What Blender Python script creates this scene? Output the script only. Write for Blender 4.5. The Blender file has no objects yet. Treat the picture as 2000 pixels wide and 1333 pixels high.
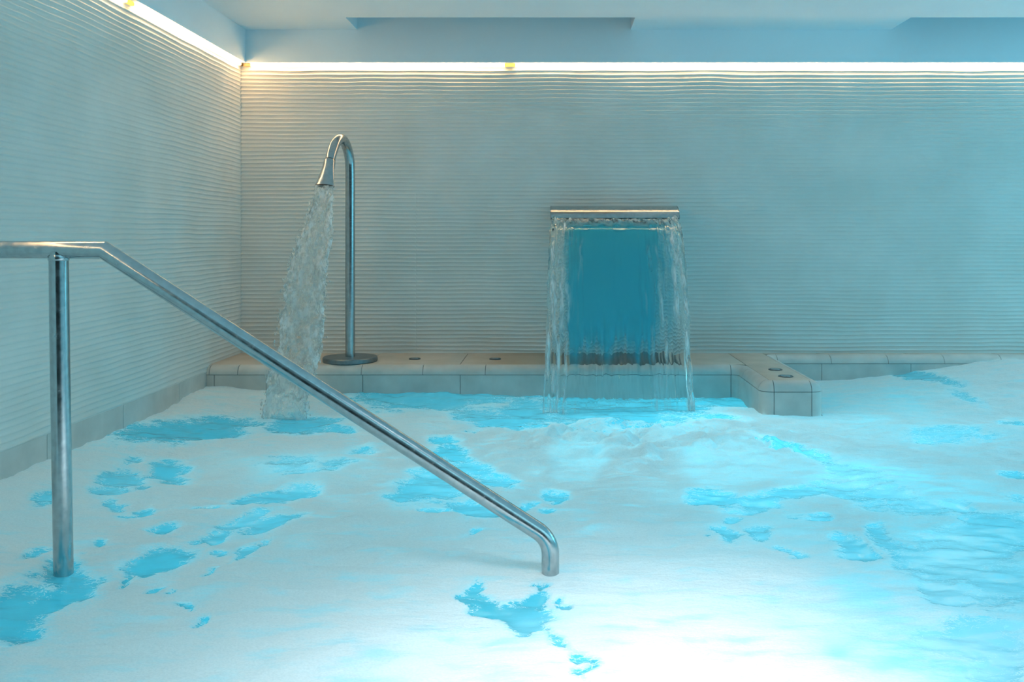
import bpy, bmesh, math, random
import numpy as np
from mathutils import Vector, Matrix

# ------------------------------------------------------------------ camera
F = 1750.0                 # focal length in pixels of the 2000 x 1333 frame
VX, VY = 1080.0, 465.0     # where the depth lines meet
HC = 0.78                  # eye height above the pool water
sc = bpy.context.scene
COL = sc.collection
cam_d = bpy.data.cameras.new('camera')
cam = bpy.data.objects.new('camera', cam_d)
COL.objects.link(cam)
cam.location = (0, 0, HC)
cam.rotation_euler = (math.radians(90), 0, 0)
cam_d.sensor_width = 36.0
cam_d.lens = F / 2000 * 36.0
cam_d.shift_x = -(VX - 1000) / 2000
cam_d.shift_y = -(666.5 - VY) / 2000
cam_d.clip_start = 0.02
sc.camera = cam

# ------------------------------------------------------------------ exposure, world, lamps
sc.view_settings.view_transform = 'Standard'
sc.view_settings.look = 'None'
sc.view_settings.gamma = 1.0
sc.view_settings.exposure = 0.25
sc.view_settings.use_curve_mapping = False

wd = bpy.data.worlds.new('world')
sc.world = wd
wd.use_nodes = True
nt = wd.node_tree
nt.nodes.clear()
wo = nt.nodes.new('ShaderNodeOutputWorld')
bg = nt.nodes.new('ShaderNodeBackground')
tc = nt.nodes.new('ShaderNodeTexCoord')
sx = nt.nodes.new('ShaderNodeSeparateXYZ')
nt.links.new(tc.outputs['Generated'], sx.inputs[0])
rz = nt.nodes.new('ShaderNodeValToRGB')          # how bright the rest of the hall is by elevation
rz.color_ramp.elements[0].position = 0.10
rz.color_ramp.elements[0].color = (0.07, 0.13, 0.15, 1)
rz.color_ramp.elements[1].position = 0.36
rz.color_ramp.elements[1].color = (0.53, 1.18, 1.42, 1)
nt.links.new(sx.outputs['Z'], rz.inputs[0])
rx = nt.nodes.new('ShaderNodeValToRGB')          # the hall to the right is lit cyan
rx.color_ramp.elements[0].position = 0.35
rx.color_ramp.elements[0].color = (0, 0, 0, 1)
rx.color_ramp.elements[1].position = 1.0
rx.color_ramp.elements[1].color = (0.08, 0.36, 0.48, 1)
nt.links.new(sx.outputs['X'], rx.inputs[0])
ad = nt.nodes.new('ShaderNodeMixRGB')
ad.blend_type = 'ADD'
ad.inputs[0].default_value = 1.0
nt.links.new(rz.outputs[0], ad.inputs[1])
nt.links.new(rx.outputs[0], ad.inputs[2])
rd = nt.nodes.new('ShaderNodeMapRange')         # the unlit far end of the hall behind the photographer
rd.interpolation_type = 'SMOOTHSTEP'
rd.inputs['From Min'].default_value = -0.86
rd.inputs['From Max'].default_value = -0.66
rd.inputs['To Min'].default_value = 0.16
rd.inputs['To Max'].default_value = 1.0
nt.links.new(sx.outputs['Y'], rd.inputs['Value'])
dk = nt.nodes.new('ShaderNodeMixRGB')
dk.blend_type = 'MULTIPLY'
dk.inputs[0].default_value = 1.0
nt.links.new(ad.outputs[0], dk.inputs[1])
nt.links.new(rd.outputs[0], dk.inputs[2])
nt.links.new(dk.outputs[0], bg.inputs[0])
bg.inputs[1].default_value = 1.0
nt.links.new(bg.outputs[0], wo.inputs[0])


def lamp(name, kind, loc, energy, color, **kw):
    d = bpy.data.lights.new(name, kind)
    d.energy = energy
    d.color = color
    for k, v in kw.items():
        setattr(d, k, v)
    o = bpy.data.objects.new(name, d)
    COL.objects.link(o)
    o.location = loc
    return o


# ceiling downlight over the near middle of the pool
lamp('ceiling_downlight', 'SPOT', (0.23, 1.31, 1.88), 385, (1.0, 0.97, 0.97), spot_size=math.radians(75), spot_blend=1.0, shadow_soft_size=0.50)
lamp('cyan_side_fill', 'POINT', (4.3, 3.3, 1.25), 60, (0.16, 0.76, 1.0), shadow_soft_size=0.9)  # added cyan fill, unseen off to the right, to tint the walls
# lamps under the water
CY = (0.50, 0.90, 1.0)
for x_, y_, z_, e_ in [(2.4, 1.9, -.95, 9), (1.5, 2.6, -1.0, 4), (.45, 3.2, -.9, 22), (-.75, 3.1, -1.0, 14), (2.2, 3.7, -.95, 20), (-.5, 1.8, -1.0, 6), (.9, 3.95, -.7, 28)]:
    lamp('underwater_lamp', 'POINT', (x_, y_, z_), e_, CY, shadow_soft_size=0.2)

# ------------------------------------------------------------------ helpers
rng = np.random.RandomState(7)
random.seed(7)


def P(px, py, d):
    return Vector(((px - VX) * d / F, d, HC - (py - VY) * d / F))


def vnoise(x, y, seed=0):
    """smooth value noise in -1..1, vectorised"""
    r = np.random.RandomState(seed)
    tab = r.rand(256, 256) * 2 - 1
    xi = np.floor(x).astype(int); yi = np.floor(y).astype(int)
    fx = x - xi; fy = y - yi
    fx = fx * fx * fx * (fx * (fx * 6 - 15) + 10); fy = fy * fy * fy * (fy * (fy * 6 - 15) + 10)
    a = tab[xi % 256, yi % 256]; b = tab[(xi + 1) % 256, yi % 256]
    c = tab[xi % 256, (yi + 1) % 256]; d = tab[(xi + 1) % 256, (yi + 1) % 256]
    return (a * (1 - fx) + b * fx) * (1 - fy) + (c * (1 - fx) + d * fx) * fy


def fbm(x, y, seed=0, octv=4, gain=0.5):
    s = 0; a = 1.0; t = 0
    for k in range(octv):
        s = s + a * vnoise(x * 2 ** k + 17.3 * k, y * 2 ** k + 5.1 * k, seed + k)
        t += a; a *= gain
    return s / t


def sstep(a, b, x):
    t = np.clip((x - a) / (b - a), 0, 1)
    return t * t * (3 - 2 * t)


def tag(o, label=None, cat=None, group=None, kind=None):
    if label: o['label'] = label
    if cat: o['category'] = cat
    if group: o['group'] = group
    if kind: o['kind'] = kind
    return o


def empty(name, loc):
    o = bpy.data.objects.new(name, None)
    o.empty_display_size = 0.05
    COL.objects.link(o)
    o.location = loc
    return o


def link_mesh(name, me, mat, parent=None, smooth=True):
    o = bpy.data.objects.new(name, me)
    COL.objects.link(o)
    if mat: me.materials.append(mat)
    if smooth:
        me.polygons.foreach_set('use_smooth', [True] * len(me.polygons))
    if parent:
        o.parent = parent
        o.matrix_parent_inverse = Matrix.Translation(-Vector(parent.location))
    return o


def from_bm(name, bm, mat, parent=None, smooth=True, sharp=None):
    bmesh.ops.recalc_face_normals(bm, faces=bm.faces)
    me = bpy.data.meshes.new(name)
    bm.to_mesh(me); bm.free()
    o = link_mesh(name, me, mat, parent, smooth)
    if sharp is not None:
        me.set_sharp_from_angle(angle=math.radians(sharp))
    return o


def grid_mesh(name, V, nr, nc, keep=None):
    """V (nr*nc,3) -> mesh of quads; keep: (nr-1,nc-1) bool"""
    idx = np.arange(nr * nc).reshape(nr, nc)
    q = np.stack([idx[:-1, :-1], idx[:-1, 1:], idx[1:, 1:], idx[1:, :-1]], -1)
    q = q.reshape(-1, 4) if keep is None else q[keep]
    used = np.unique(q)
    remap = np.full(nr * nc, -1); remap[used] = np.arange(len(used))
    q = remap[q]
    me = bpy.data.meshes.new(name)
    me.vertices.add(len(used)); me.vertices.foreach_set('co', V[used].astype(np.float32).ravel())
    me.loops.add(q.size); me.loops.foreach_set('vertex_index', q.ravel().astype(np.int32))
    me.polygons.add(len(q)); me.polygons.foreach_set('loop_start', np.arange(0, q.size, 4, dtype=np.int32))
    me.update(calc_edges=True)
    return me, used


def attr(me, name, vals):
    a = me.attributes.new(name, 'FLOAT', 'POINT')
    a.data.foreach_set('value', np.asarray(vals, dtype=np.float32))


def box(bm, x0, x1, y0, y1, z0, z1, bev=0.0):
    r = bmesh.ops.create_cube(bm, size=1)
    for v in r['verts']:
        v.co = Vector((x0 + (v.co.x + .5) * (x1 - x0), y0 + (v.co.y + .5) * (y1 - y0), z0 + (v.co.z + .5) * (z1 - z0)))
    if bev:
        es = list({e for v in r['verts'] for e in v.link_edges})
        bmesh.ops.bevel(bm, geom=es, offset=bev, segments=2, affect='EDGES', profile=0.5)


def tube(bm, pts, rads, n=24, cap=True, flat=None):
    """sweep a circle along pts; flat: list of (wx, wy) scale of the circle"""
    pts = [Vector(p) for p in pts]
    if not hasattr(rads, '__len__'): rads = [rads] * len(pts)
    rings = []
    up = None
    for i, p in enumerate(pts):
        if i == 0: t = pts[1] - p
        elif i == len(pts) - 1: t = p - pts[i - 1]
        else: t = (pts[i + 1] - p).normalized() + (p - pts[i - 1]).normalized()
        t.normalize()
        if up is None:
            up = Vector((1, 0, 0)) if abs(t.x) < .7 else Vector((0, 1, 0))
        u = (up - t * up.dot(t)).normalized(); w = t.cross(u)
        up = u
        st = 1.0
        fu, fw = flat[i] if flat else (1, 1)
        if 0 < i < len(pts) - 1:       # keep the tube's width through mitred corners
            a = (pts[i + 1] - p).normalized().angle((p - pts[i - 1]).normalized(), 0)
            st = 1 / max(.3, math.cos(a / 2))
            bis = ((pts[i + 1] - p).normalized() - (p - pts[i - 1]).normalized())
        ring = []
        for k in range(n):
            an = 2 * math.pi * k / n
            off = u * math.cos(an) * rads[i] * fu + w * math.sin(an) * rads[i] * fw
            if st > 1.0005:
                b = bis.normalized()
                off = off + b * off.dot(b) * (st - 1)
            ring.append(bm.verts.new(p + off))
        rings.append(ring)
    for a, b in zip(rings, rings[1:]):
        for k in range(n):
            bm.faces.new((a[k], a[(k + 1) % n], b[(k + 1) % n], b[k]))
    if cap:
        bm.faces.new(rings[0][::-1]); bm.faces.new(rings[-1])


def lathe(bm, c, prof, n=48):
    """prof: (r, z) from the axis bottom up; closed when ends are at r=0"""
    rings = []
    for r, z in prof:
        if r < 1e-6: rings.append([bm.verts.new((c[0], c[1], c[2] + z))])
        else: rings.append([bm.verts.new((c[0] + r * math.cos(2 * math.pi * k / n), c[1] + r * math.sin(2 * math.pi * k / n), c[2] + z)) for k in range(n)])
    for a, b in zip(rings, rings[1:]):
        for k in range(n):
            k2 = (k + 1) % n
            if len(a) == 1: bm.faces.new((a[0], b[k2], b[k]))
            elif len(b) == 1: bm.faces.new((a[k], a[k2], b[0]))
            else: bm.faces.new((a[k], a[k2], b[k2], b[k]))


def spline(pts, n=8):
    """Catmull-Rom through pts"""
    pts = [Vector(p) for p in pts]
    out = []
    for i in range(len(pts) - 1):
        p0 = pts[max(0, i - 1)]; p1 = pts[i]; p2 = pts[i + 1]; p3 = pts[min(len(pts) - 1, i + 2)]
        for k in range(n):
            t = k / n
            out.append(.5 * ((2 * p1) + (p2 - p0) * t + (2 * p0 - 5 * p1 + 4 * p2 - p3) * t * t + (3 * p1 - p0 - 3 * p2 + p3) * t ** 3))
    out.append(pts[-1])
    return out


# ------------------------------------------------------------------ materials
def new_mat(name):
    m = bpy.data.materials.new(name)
    m.use_nodes = True
    n = m.node_tree
    n.nodes.clear()
    out = n.nodes.new('ShaderNodeOutputMaterial')
    return m, n, out


def N(n, t, **kw):
    o = n.nodes.new(t)
    for k, v in kw.items(): setattr(o, k, v)
    return o


def noise_node(n, scale, detail=4, vec=None, mscale=None, rough=.5):
    co = N(n, 'ShaderNodeTexCoord')
    src = co.outputs['Object']
    if mscale:
        mp = N(n, 'ShaderNodeMapping'); mp.inputs['Scale'].default_value = mscale
        n.links.new(src, mp.inputs[0]); src = mp.outputs[0]
    t = N(n, 'ShaderNodeTexNoise'); t.inputs['Scale'].default_value = scale; t.inputs['Detail'].default_value = detail
    t.inputs['Roughness'].default_value = rough
    n.links.new(src, t.inputs['Vector'])
    return t


def ramp(n, src, stops):
    r = N(n, 'ShaderNodeValToRGB')
    els = r.color_ramp.elements
    while len(els) < len(stops): els.new(.5)
    for e, (p, c) in zip(els, stops):
        e.position = p; e.color = c if len(c) == 4 else (*c, 1)
    n.links.new(src, r.inputs[0])
    return r


def stone_mat(name, c0, c1, rough=.6, scale=6, bump=.15, fine=220, spec=.3):
    m, n, out = new_mat(name)
    b = N(n, 'ShaderNodeBsdfPrincipled')
    b.inputs['Roughness'].default_value = rough
    b.inputs['Specular IOR Level'].default_value = spec
    t = noise_node(n, scale, 6)
    r = ramp(n, t.outputs[0], [(.3, c0), (.7, c1)])
    n.links.new(r.outputs[0], b.inputs['Base Color'])
    f = noise_node(n, fine, 3)
    bp = N(n, 'ShaderNodeBump'); bp.inputs['Strength'].default_value = bump; bp.inputs['Distance'].default_value = .002
    n.links.new(f.outputs[0], bp.inputs['Height']); n.links.new(bp.outputs[0], b.inputs['Normal'])
    n.links.new(b.outputs[0], out.inputs[0])
    return m


M_wall = stone_mat('ribbed_stone', (.69, .685, .645), (.77, .76, .725), .7, 3.5, .25, 160)
M_tile = stone_mat('stone_tile', (.50, .52, .50), (.63, .645, .62), .45, 9, .12, 260, .4)
M_grout = stone_mat('grout', (.10, .14, .15), (.15, .19, .20), .9, 30)
M_paint = stone_mat('ceiling_paint', (.74, .85, .92), (.78, .89, .95), .8, 2, .06, 120)
M_pool = stone_mat('pool_tile', (.30, .62, .68), (.36, .70, .76), .5, 5)


def steel(name, base=(.60, .62, .62), rough=.2, brush=(1, 1, 120), amt=.12):
    m, n, out = new_mat(name)
    b = N(n, 'ShaderNodeBsdfPrincipled')
    b.inputs['Metallic'].default_value = 1
    b.inputs['Base Color'].default_value = (*base, 1)
    t = noise_node(n, 8, 4, mscale=brush)
    r = ramp(n, t.outputs[0], [(.3, (rough - amt * .5,) * 3), (.75, (rough + amt * .6,) * 3)])
    n.links.new(r.outputs[0], b.inputs['Roughness'])
    s = noise_node(n, 60, 3)
    c = ramp(n, s.outputs[0], [(.35, tuple(.86 * v for v in base)), (.6, base)])
    n.links.new(c.outputs[0], b.inputs['Base Color'])
    n.links.new(b.outputs[0], out.inputs[0])
    return m


M_steel = steel('brushed_steel', (.47, .50, .51), .22)
M_steel_rail = steel('rail_steel', (.48, .51, .52), .21, (6, 6, 6), .14)
M_steel_dark = steel('dull_steel', (.24, .28, .30), .38)
M_rim = steel('dark_rim_steel', (.13, .16, .18), .35)


def plain(name, c, rough=.5, metal=0.0):
    m, n, out = new_mat(name)
    b = N(n, 'ShaderNodeBsdfPrincipled')
    t = noise_node(n, 40, 3)
    r = ramp(n, t.outputs[0], [(.3, tuple(.85 * v for v in c)), (.7, c)])
    n.links.new(r.outputs[0], b.inputs['Base Color'])
    b.inputs['Roughness'].default_value = rough; b.inputs['Metallic'].default_value = metal
    n.links.new(b.outputs[0], out.inputs[0])
    return m


M_dark = plain('dark_rubber', (.02, .03, .035), .5)
M_brown = plain('brown_cap', (.25, .14, .05), .6)


def glow(name, c, s):
    m, n, out = new_mat(name)
    e = N(n, 'ShaderNodeEmission')
    e.inputs[0].default_value = (*c, 1); e.inputs[1].default_value = s
    n.links.new(e.outputs[0], out.inputs[0])
    return m


M_led = glow('led_diffuser', (1.0, .60, .28), 25.0)
M_led_joint = glow('led_joint', (1.0, .62, .12), 1.6)

# ------------------------------------------------------------------ room shell
XL, YB = -1.70, 4.877          # left wall and back wall planes
ZT = HC - .627                 # top of the tiled ledge
Z_LED0, Z_LED1 = 1.711, 1.728
ZC = 1.905                     # ceiling
PITCH = .0217


def ripple(s, z, seed):
    """stone surface carved in uneven horizontal ripples; s runs along the wall"""
    ph = .22 * fbm(s * 2.2, z * 5, seed, 3) + .10 * vnoise(s * 7, z * 14, seed + 9)
    t = (z - Z_LED0) / PITCH + ph
    c = .5 + .5 * np.cos(2 * math.pi * t)
    amp = .0042 * (.92 + .22 * vnoise(s * 1.3, z * 9, seed + 20))
    amp *= 1 - .5 * sstep(1.55, 1.4, z) * sstep(.30, .65, fbm(s * 1.1, z * 2.4, seed + 31, 2))
    return 1.15 * amp * c ** 2.5 + .0012 * fbm(s * 9, z * 9, seed + 40, 2)


def ripple_wall(name, s_vals, z0, z1, place, seed, joints):
    nz = int((z1 - z0) / PITCH * 12)
    zs = np.linspace(z0, z1, nz)
    S, Z = np.meshgrid(s_vals, zs)
    D = ripple(S.ravel(), Z.ravel(), seed)
    for kind, pos, a, b in joints:
        if kind == 'h': g = np.abs(Z.ravel() - pos) < .0018
        else: g = (np.abs(S.ravel() - pos) < .002) & (Z.ravel() > a) & (Z.ravel() < b)
        D = np.where(g, D * .45 if kind == 'v' else np.minimum(D, -.001), D)
    V = place(S.ravel(), D, Z.ravel())
    me, _ = grid_mesh(name, V, nz, len(s_vals))
    return me


def with_joints(vals, joints):
    extra = []
    for k, pos, a, b in joints:
        if k == 'v': extra += [pos - .003, pos - .0015, pos, pos + .0015, pos + .003]
    return np.unique(np.concatenate([vals, extra])) if extra else vals


jb = [('v', -.744, -.1, 1.02), ('h', .443, 0, 0), ('v', .46, -.1, .44)]
sb = with_joints(np.concatenate([np.arange(XL - .02, 3.3, .024), np.arange(3.4, 6.1, .2)]), jb)
me = ripple_wall('wall_back', sb, .10, 1.76, lambda s, d, z: np.stack([s, YB - d, z], -1), 3, jb)
tag(link_mesh('wall_back', me, M_wall), 'pale back wall of horizontally rippled stone above the tiled ledge', 'wall', kind='structure')
jl = [('h', .443, 0, 0)]
sl = with_joints(np.concatenate([np.arange(-.8, 2.2, .2), np.arange(2.2, YB + .02, .022)]), jl)
me = ripple_wall('wall_left', sl, .115, 1.76, lambda s, d, z: np.stack([XL + d, s, z], -1), 11, jl)
tag(link_mesh('wall_left', me, M_wall), 'pale left wall of horizontally rippled stone beside the handrail', 'wall', kind='structure')

# ceiling with two slots open along the back wall
bm = bmesh.new()
YS = 4.568
YF = YB - .040                 # face of the bulkhead over the light strip
xs = [(XL - .05, -1.057, 1), (-1.057, .42, 0), (.42, 1.825, 1), (1.825, 3.6, 0), (3.6, 6, 1)]
box(bm, XL - .05, 6, .55, YS, ZC, ZC + .22)
for a, b, solid in xs:
    if solid: box(bm, a, b, YS, YB + .1, ZC, ZC + .22)
box(bm, XL - .05, 6, YS - .3, YB + .1, ZC + .55, ZC + .6)
box(bm, XL - .05, 6, YS - .05, YS - .02, ZC + .22, ZC + .55)
tag(from_bm('ceiling', bm, M_paint, smooth=False), 'flat pale blue ceiling with two shadowed slots by the back wall', 'ceiling', kind='structure')
bm = bmesh.new()
box(bm, XL - .05, 6, YF, YB + .1, Z_LED1, ZC + .55)
tag(from_bm('trim_1', bm, M_paint, smooth=False), 'smooth bulkhead above the back light strip', 'trim', kind='structure')
bm = bmesh.new()
box(bm, XL - .1, XL + .040, -.8, YF, Z_LED1, ZC + .05)
tag(from_bm('trim_2', bm, M_paint, smooth=False), 'smooth bulkhead above the left light strip', 'trim', kind='structure')

# pool shell below the water
bm = bmesh.new()
box(bm, XL, 6, -2.0, YB, -1.25, -1.15)
tag(from_bm('floor', bm, M_pool, smooth=False), 'pool floor under the water', 'floor', kind='structure')

# smooth tile course along the foot of the left wall
bm = bmesh.new()
box(bm, XL - .06, XL - .004, -.8, YB, -1.15, .1165)
tag(from_bm('wall_left_footing', bm, M_grout, smooth=False), 'grout bed behind the left tile course', 'wall', kind='structure')
bm = bmesh.new()
ys = [4.395, 4.075, 3.544, 3.01, 2.48, 1.95, 1.42, .89, .36, -.17, -.8]
box(bm, XL - .02, XL + .001, ys[0] + .0015, YB, -.4, .1195, .001)
for a, b in zip(ys[1:], ys):
    box(bm, XL - .02, XL + .001, a + .0015, b - .0015, -.4, .1195, .001)
tag(from_bm('baseboard_left', bm, M_tile, smooth=True, sharp=30), 'single course of smooth grey tiles at the foot of the left wall', 'tile course', kind='structure')

# ------------------------------------------------------------------ tiled ledge with its stub
YL, YR, YP = 4.39, 4.78, 3.90
XP0, XP1 = .907, 1.183
NR = .045


def arc(c, r, a0, a1, n=7):
    return [(c[0] + r * math.cos(math.radians(a0 + (a1 - a0) * k / n)), c[1] + r * math.sin(math.radians(a0 + (a1 - a0) * k / n))) for k in range(n + 1)]


rc, rv = .03, .055
path = [(XL, YL)] + arc((XP0 - rc, YL - rc), rc, 90, 0) + arc((XP0 + rv, YP + rv), rv, 180, 270) \
    + arc((XP1 - rv, YP + rv), rv, 270, 360) + arc((XP1 + .012, YR - .012), .012, 180, 90, 4) + [(6, YR)]
path = [Vector((a, b)) for a, b in path]
cum = [0]
for a, b in zip(path, path[1:]): cum.append(cum[-1] + (b - a).length)


def path_normals():
    out = []
    for i in range(len(path)):
        d0 = (path[i] - path[i - 1]).normalized() if i else None
        d1 = (path[i + 1] - path[i]).normalized() if i < len(path) - 1 else None
        d0 = d0 or d1; d1 = d1 or d0
        n0 = Vector((d0.y, -d0.x)); n1 = Vector((d1.y, -d1.x))
        b = (n0 + n1).normalized()
        out.append(b / max(.4, b.dot(n0)))
    return out


pn = path_normals()


def at_u(u):
    u = min(max(u, 0), cum[-1])
    for i in range(len(path) - 1):
        if u <= cum[i + 1] + 1e-9:
            t = (u - cum[i]) / (cum[i + 1] - cum[i])
            return path[i].lerp(path[i + 1], t), pn[i].lerp(pn[i + 1], t)


def u_of(x, y):
    best = (9e9, 0)
    p = Vector((x, y))
    for i in range(len(path) - 1):
        d = path[i + 1] - path[i]
        t = min(1, max(0, (p - path[i]).dot(d) / d.dot(d)))
        q = path[i].lerp(path[i + 1], t)
        best = min(best, ((q - p).length, cum[i] + t * d.length))
    return best[1]


def sweep(bm, u0, u1, prof, closed=True):
    us = [u0] + [c for c in cum if u0 + 1e-4 < c < u1 - 1e-4] + [u1]
    rings = []
    for u in us:
        p, nn = at_u(u)
        rings.append([bm.verts.new((p.x - nn.x * o, p.y - nn.y * o, z)) for o, z in prof])
    m = len(prof)
    for a, b in zip(rings, rings[1:]):
        for k in range(m if closed else m - 1):
            bm.faces.new((a[k], a[(k + 1) % m], b[(k + 1) % m], b[k]))
    if closed:
        bm.faces.new(rings[0]); bm.faces.new(rings[-1][::-1])
    return rings


G = .0014                       # half a joint


def nose_prof(r_out, inset):
    pr = [(inset, ZT - NR + G)]
    for k in range(1, 9):
        a = math.radians(90 * k / 8)
        pr.append((NR - (NR - inset) * math.cos(a) if False else inset + (NR - inset) * (1 - math.cos(a)), ZT - NR + (NR - inset) * math.sin(a)))
    return pr


ledge = empty('pool_ledge', (0, 4.6, ZT))
tag(ledge, 'low tiled ledge with a rounded edge and a short stub along the back wall', 'ledge', kind='structure')
bm = bmesh.new()
u_end = cum[-1]
nose_j = [u_of(x, YL) for x in (-1.685, -1.546, -1.244, -.940, -.6386, -.332, -.03, .275, .58, .873)] \
    + [u_of(XP0, 4.30), u_of(XP0, YP + .06), u_of(XP0 + .056, YP), u_of(XP1 - .056, YP), u_of(XP1, YP + .06), u_of(XP1, 4.3)] \
    + [u_of(x, YR) for x in (1.20, 1.486, 1.79, 2.09, 2.395, 2.70, 3.0, 3.3, 3.9, 4.5)]
face_j = [u_of(x, YL) for x in (-1.66, -1.405, -.932, -.455, .02, .5, .872)] \
    + [u_of(XP0, YP + .06), u_of(XP0 + .056, YP), u_of(XP1 - .056, YP), u_of(XP1, 4.3)] \
    + [u_of(x, YR) for x in (1.434, 1.91, 2.386, 2.86, 3.34, 4.2)]
outer = nose_prof(0, 0.0)
inner = [(o + .008 * (1 - k / 8), z - .008 * k / 8 + (.0 if k else 0)) for k, (o, z) in enumerate(outer)]
prof_n = outer + inner[::-1]
us = [0] + nose_j + [u_end]
for a, b in zip(us, us[1:]):
    if b - a > .006: sweep(bm, a + G, b - G, prof_n)
from_bm('coping', bm, M_tile, ledge, True, 40)
bm = bmesh.new()
prof_f = [(0, -.5), (0, ZT - NR - G), (.008, ZT - NR - G), (.008, -.5)]
us = [0] + face_j + [u_end]
for a, b in zip(us, us[1:]):
    sweep(bm, a + G, b - G, prof_f)
from_bm('facing', bm, M_tile, ledge, True, 40)
bm = bmesh.new()


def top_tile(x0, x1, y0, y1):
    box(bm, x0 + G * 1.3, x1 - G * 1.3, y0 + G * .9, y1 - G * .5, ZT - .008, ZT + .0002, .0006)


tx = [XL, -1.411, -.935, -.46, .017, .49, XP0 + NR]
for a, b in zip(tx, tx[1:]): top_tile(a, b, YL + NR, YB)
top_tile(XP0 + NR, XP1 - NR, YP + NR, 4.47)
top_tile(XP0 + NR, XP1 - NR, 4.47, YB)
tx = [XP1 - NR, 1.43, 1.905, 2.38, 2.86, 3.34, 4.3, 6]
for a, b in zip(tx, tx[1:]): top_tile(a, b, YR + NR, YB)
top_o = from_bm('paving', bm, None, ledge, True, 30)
bm = bmesh.new()
IN = .0035
prof_g = [(IN, -1.15), (IN, ZT - NR)] + [(o, z) for o, z in [(IN + (NR - IN) * (1 - math.cos(math.radians(90 * k / 6))), ZT - NR + (NR - IN) * math.sin(math.radians(90 * k / 6))) for k in range(1, 7)]]
rings = sweep(bm, 0, u_end, prof_g, False)
fv = [r[-1] for r in rings]
fv += [bm.verts.new((6, YB, ZT - IN)), bm.verts.new((XL, YB, ZT - IN))]
bm.faces.new(fv)
from_bm('grout', bm, M_grout, ledge, True, 40)

# ledge paving: beige stone, stained brown beside the waterfall ; the curtain's dark refracted band is painted in black behind it
m, n, out = new_mat('ledge_paving')
b = N(n, 'ShaderNodeBsdfPrincipled'); b.inputs['Roughness'].default_value = .45
t = noise_node(n, 9, 6)
r = ramp(n, t.outputs[0], [(.3, (.50, .46, .39)), (.7, (.60, .55, .48))])
co = N(n, 'ShaderNodeTexCoord'); sp = N(n, 'ShaderNodeSeparateXYZ'); n.links.new(co.outputs['Object'], sp.inputs[0])
t2 = noise_node(n, 14, 4)


def band(n, src, lo, hi, soft):
    a = N(n, 'ShaderNodeMapRange'); a.interpolation_type = 'SMOOTHSTEP'
    a.inputs['From Min'].default_value = lo; a.inputs['From Max'].default_value = lo + soft
    n.links.new(src, a.inputs['Value'])
    c = N(n, 'ShaderNodeMapRange'); c.interpolation_type = 'SMOOTHSTEP'
    c.inputs['From Min'].default_value = hi - soft; c.inputs['From Max'].default_value = hi
    c.inputs['To Min'].default_value = 1; c.inputs['To Max'].default_value = 0
    n.links.new(src, c.inputs['Value'])
    mu = N(n, 'ShaderNodeMath', operation='MULTIPLY')
    n.links.new(a.outputs[0], mu.inputs[0]); n.links.new(c.outputs[0], mu.inputs[1])
    return mu


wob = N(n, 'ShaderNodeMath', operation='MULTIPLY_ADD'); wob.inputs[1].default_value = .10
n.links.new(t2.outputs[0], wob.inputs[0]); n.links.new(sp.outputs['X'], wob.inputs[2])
b1 = band(n, wob.outputs[0], -.38, .30, .20)
mx = N(n, 'ShaderNodeMixRGB'); mx.inputs[2].default_value = (.36, .25, .14, 1)
sc1 = N(n, 'ShaderNodeMath', operation='MULTIPLY'); sc1.inputs[1].default_value = .6
n.links.new(b1.outputs[0], sc1.inputs[0]); n.links.new(sc1.outputs[0], mx.inputs[0]); n.links.new(r.outputs[0], mx.inputs[1])
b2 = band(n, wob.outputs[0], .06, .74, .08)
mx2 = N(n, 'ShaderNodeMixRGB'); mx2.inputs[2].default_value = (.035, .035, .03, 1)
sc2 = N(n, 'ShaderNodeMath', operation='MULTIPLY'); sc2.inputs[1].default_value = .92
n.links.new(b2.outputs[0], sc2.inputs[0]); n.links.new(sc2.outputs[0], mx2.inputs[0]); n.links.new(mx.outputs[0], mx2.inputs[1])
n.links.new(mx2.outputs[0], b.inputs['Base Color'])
n.links.new(b.outputs[0], out.inputs[0])
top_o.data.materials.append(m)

# ------------------------------------------------------------------ light strips
led = empty('light_strip', (.5, YB - .02, Z_LED0))
tag(led, 'glowing warm white light strip running along the top of the back wall', 'light strip', 'warm light strips under the bulkheads')
XJ = (996 - VX) * YB / F


def strip_x(name, x0, x1, mat):
    bm = bmesh.new(); box(bm, x0, x1, YB - .019, YB - .004, Z_LED0, Z_LED1 - .0005, .003)
    return from_bm(name, bm, mat, led, True, 30)


strip_x('diffuser', XL + .06, XJ - .03, M_led)
strip_x('diffuser', XJ + .03, 6, M_led)
tag(strip_x('joint', XJ - .03, XJ + .03, M_led_joint), 'dim yellow joint')
tag(strip_x('end_cap', XL + .018, XL + .06, plain('amber_cap', (.75, .50, .22), .5)), 'unlit amber end')
led2 = empty('light_strip', (XL + .02, 2.5, Z_LED0))
tag(led2, 'glowing warm white light strip running along the top of the left wall', 'light strip', 'warm light strips under the bulkheads')


def strip_y(name, y0, y1, mat):
    bm = bmesh.new(); box(bm, XL + .004, XL + .019, y0, y1, Z_LED0, Z_LED1 - .0005, .003)
    return from_bm(name, bm, mat, led2, True, 30)


YJ = -XL * F / (VX - 247)
strip_y('diffuser', YJ + .03, YB - .045, M_led)
strip_y('diffuser', -.8, YJ - .03, M_led)
tag(strip_y('joint', YJ - .03, YJ + .03, M_led_joint), 'dim yellow joint')
tag(strip_y('end_cap', YB - .045, YB - .018, M_brown), 'small dark brown end')

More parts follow.
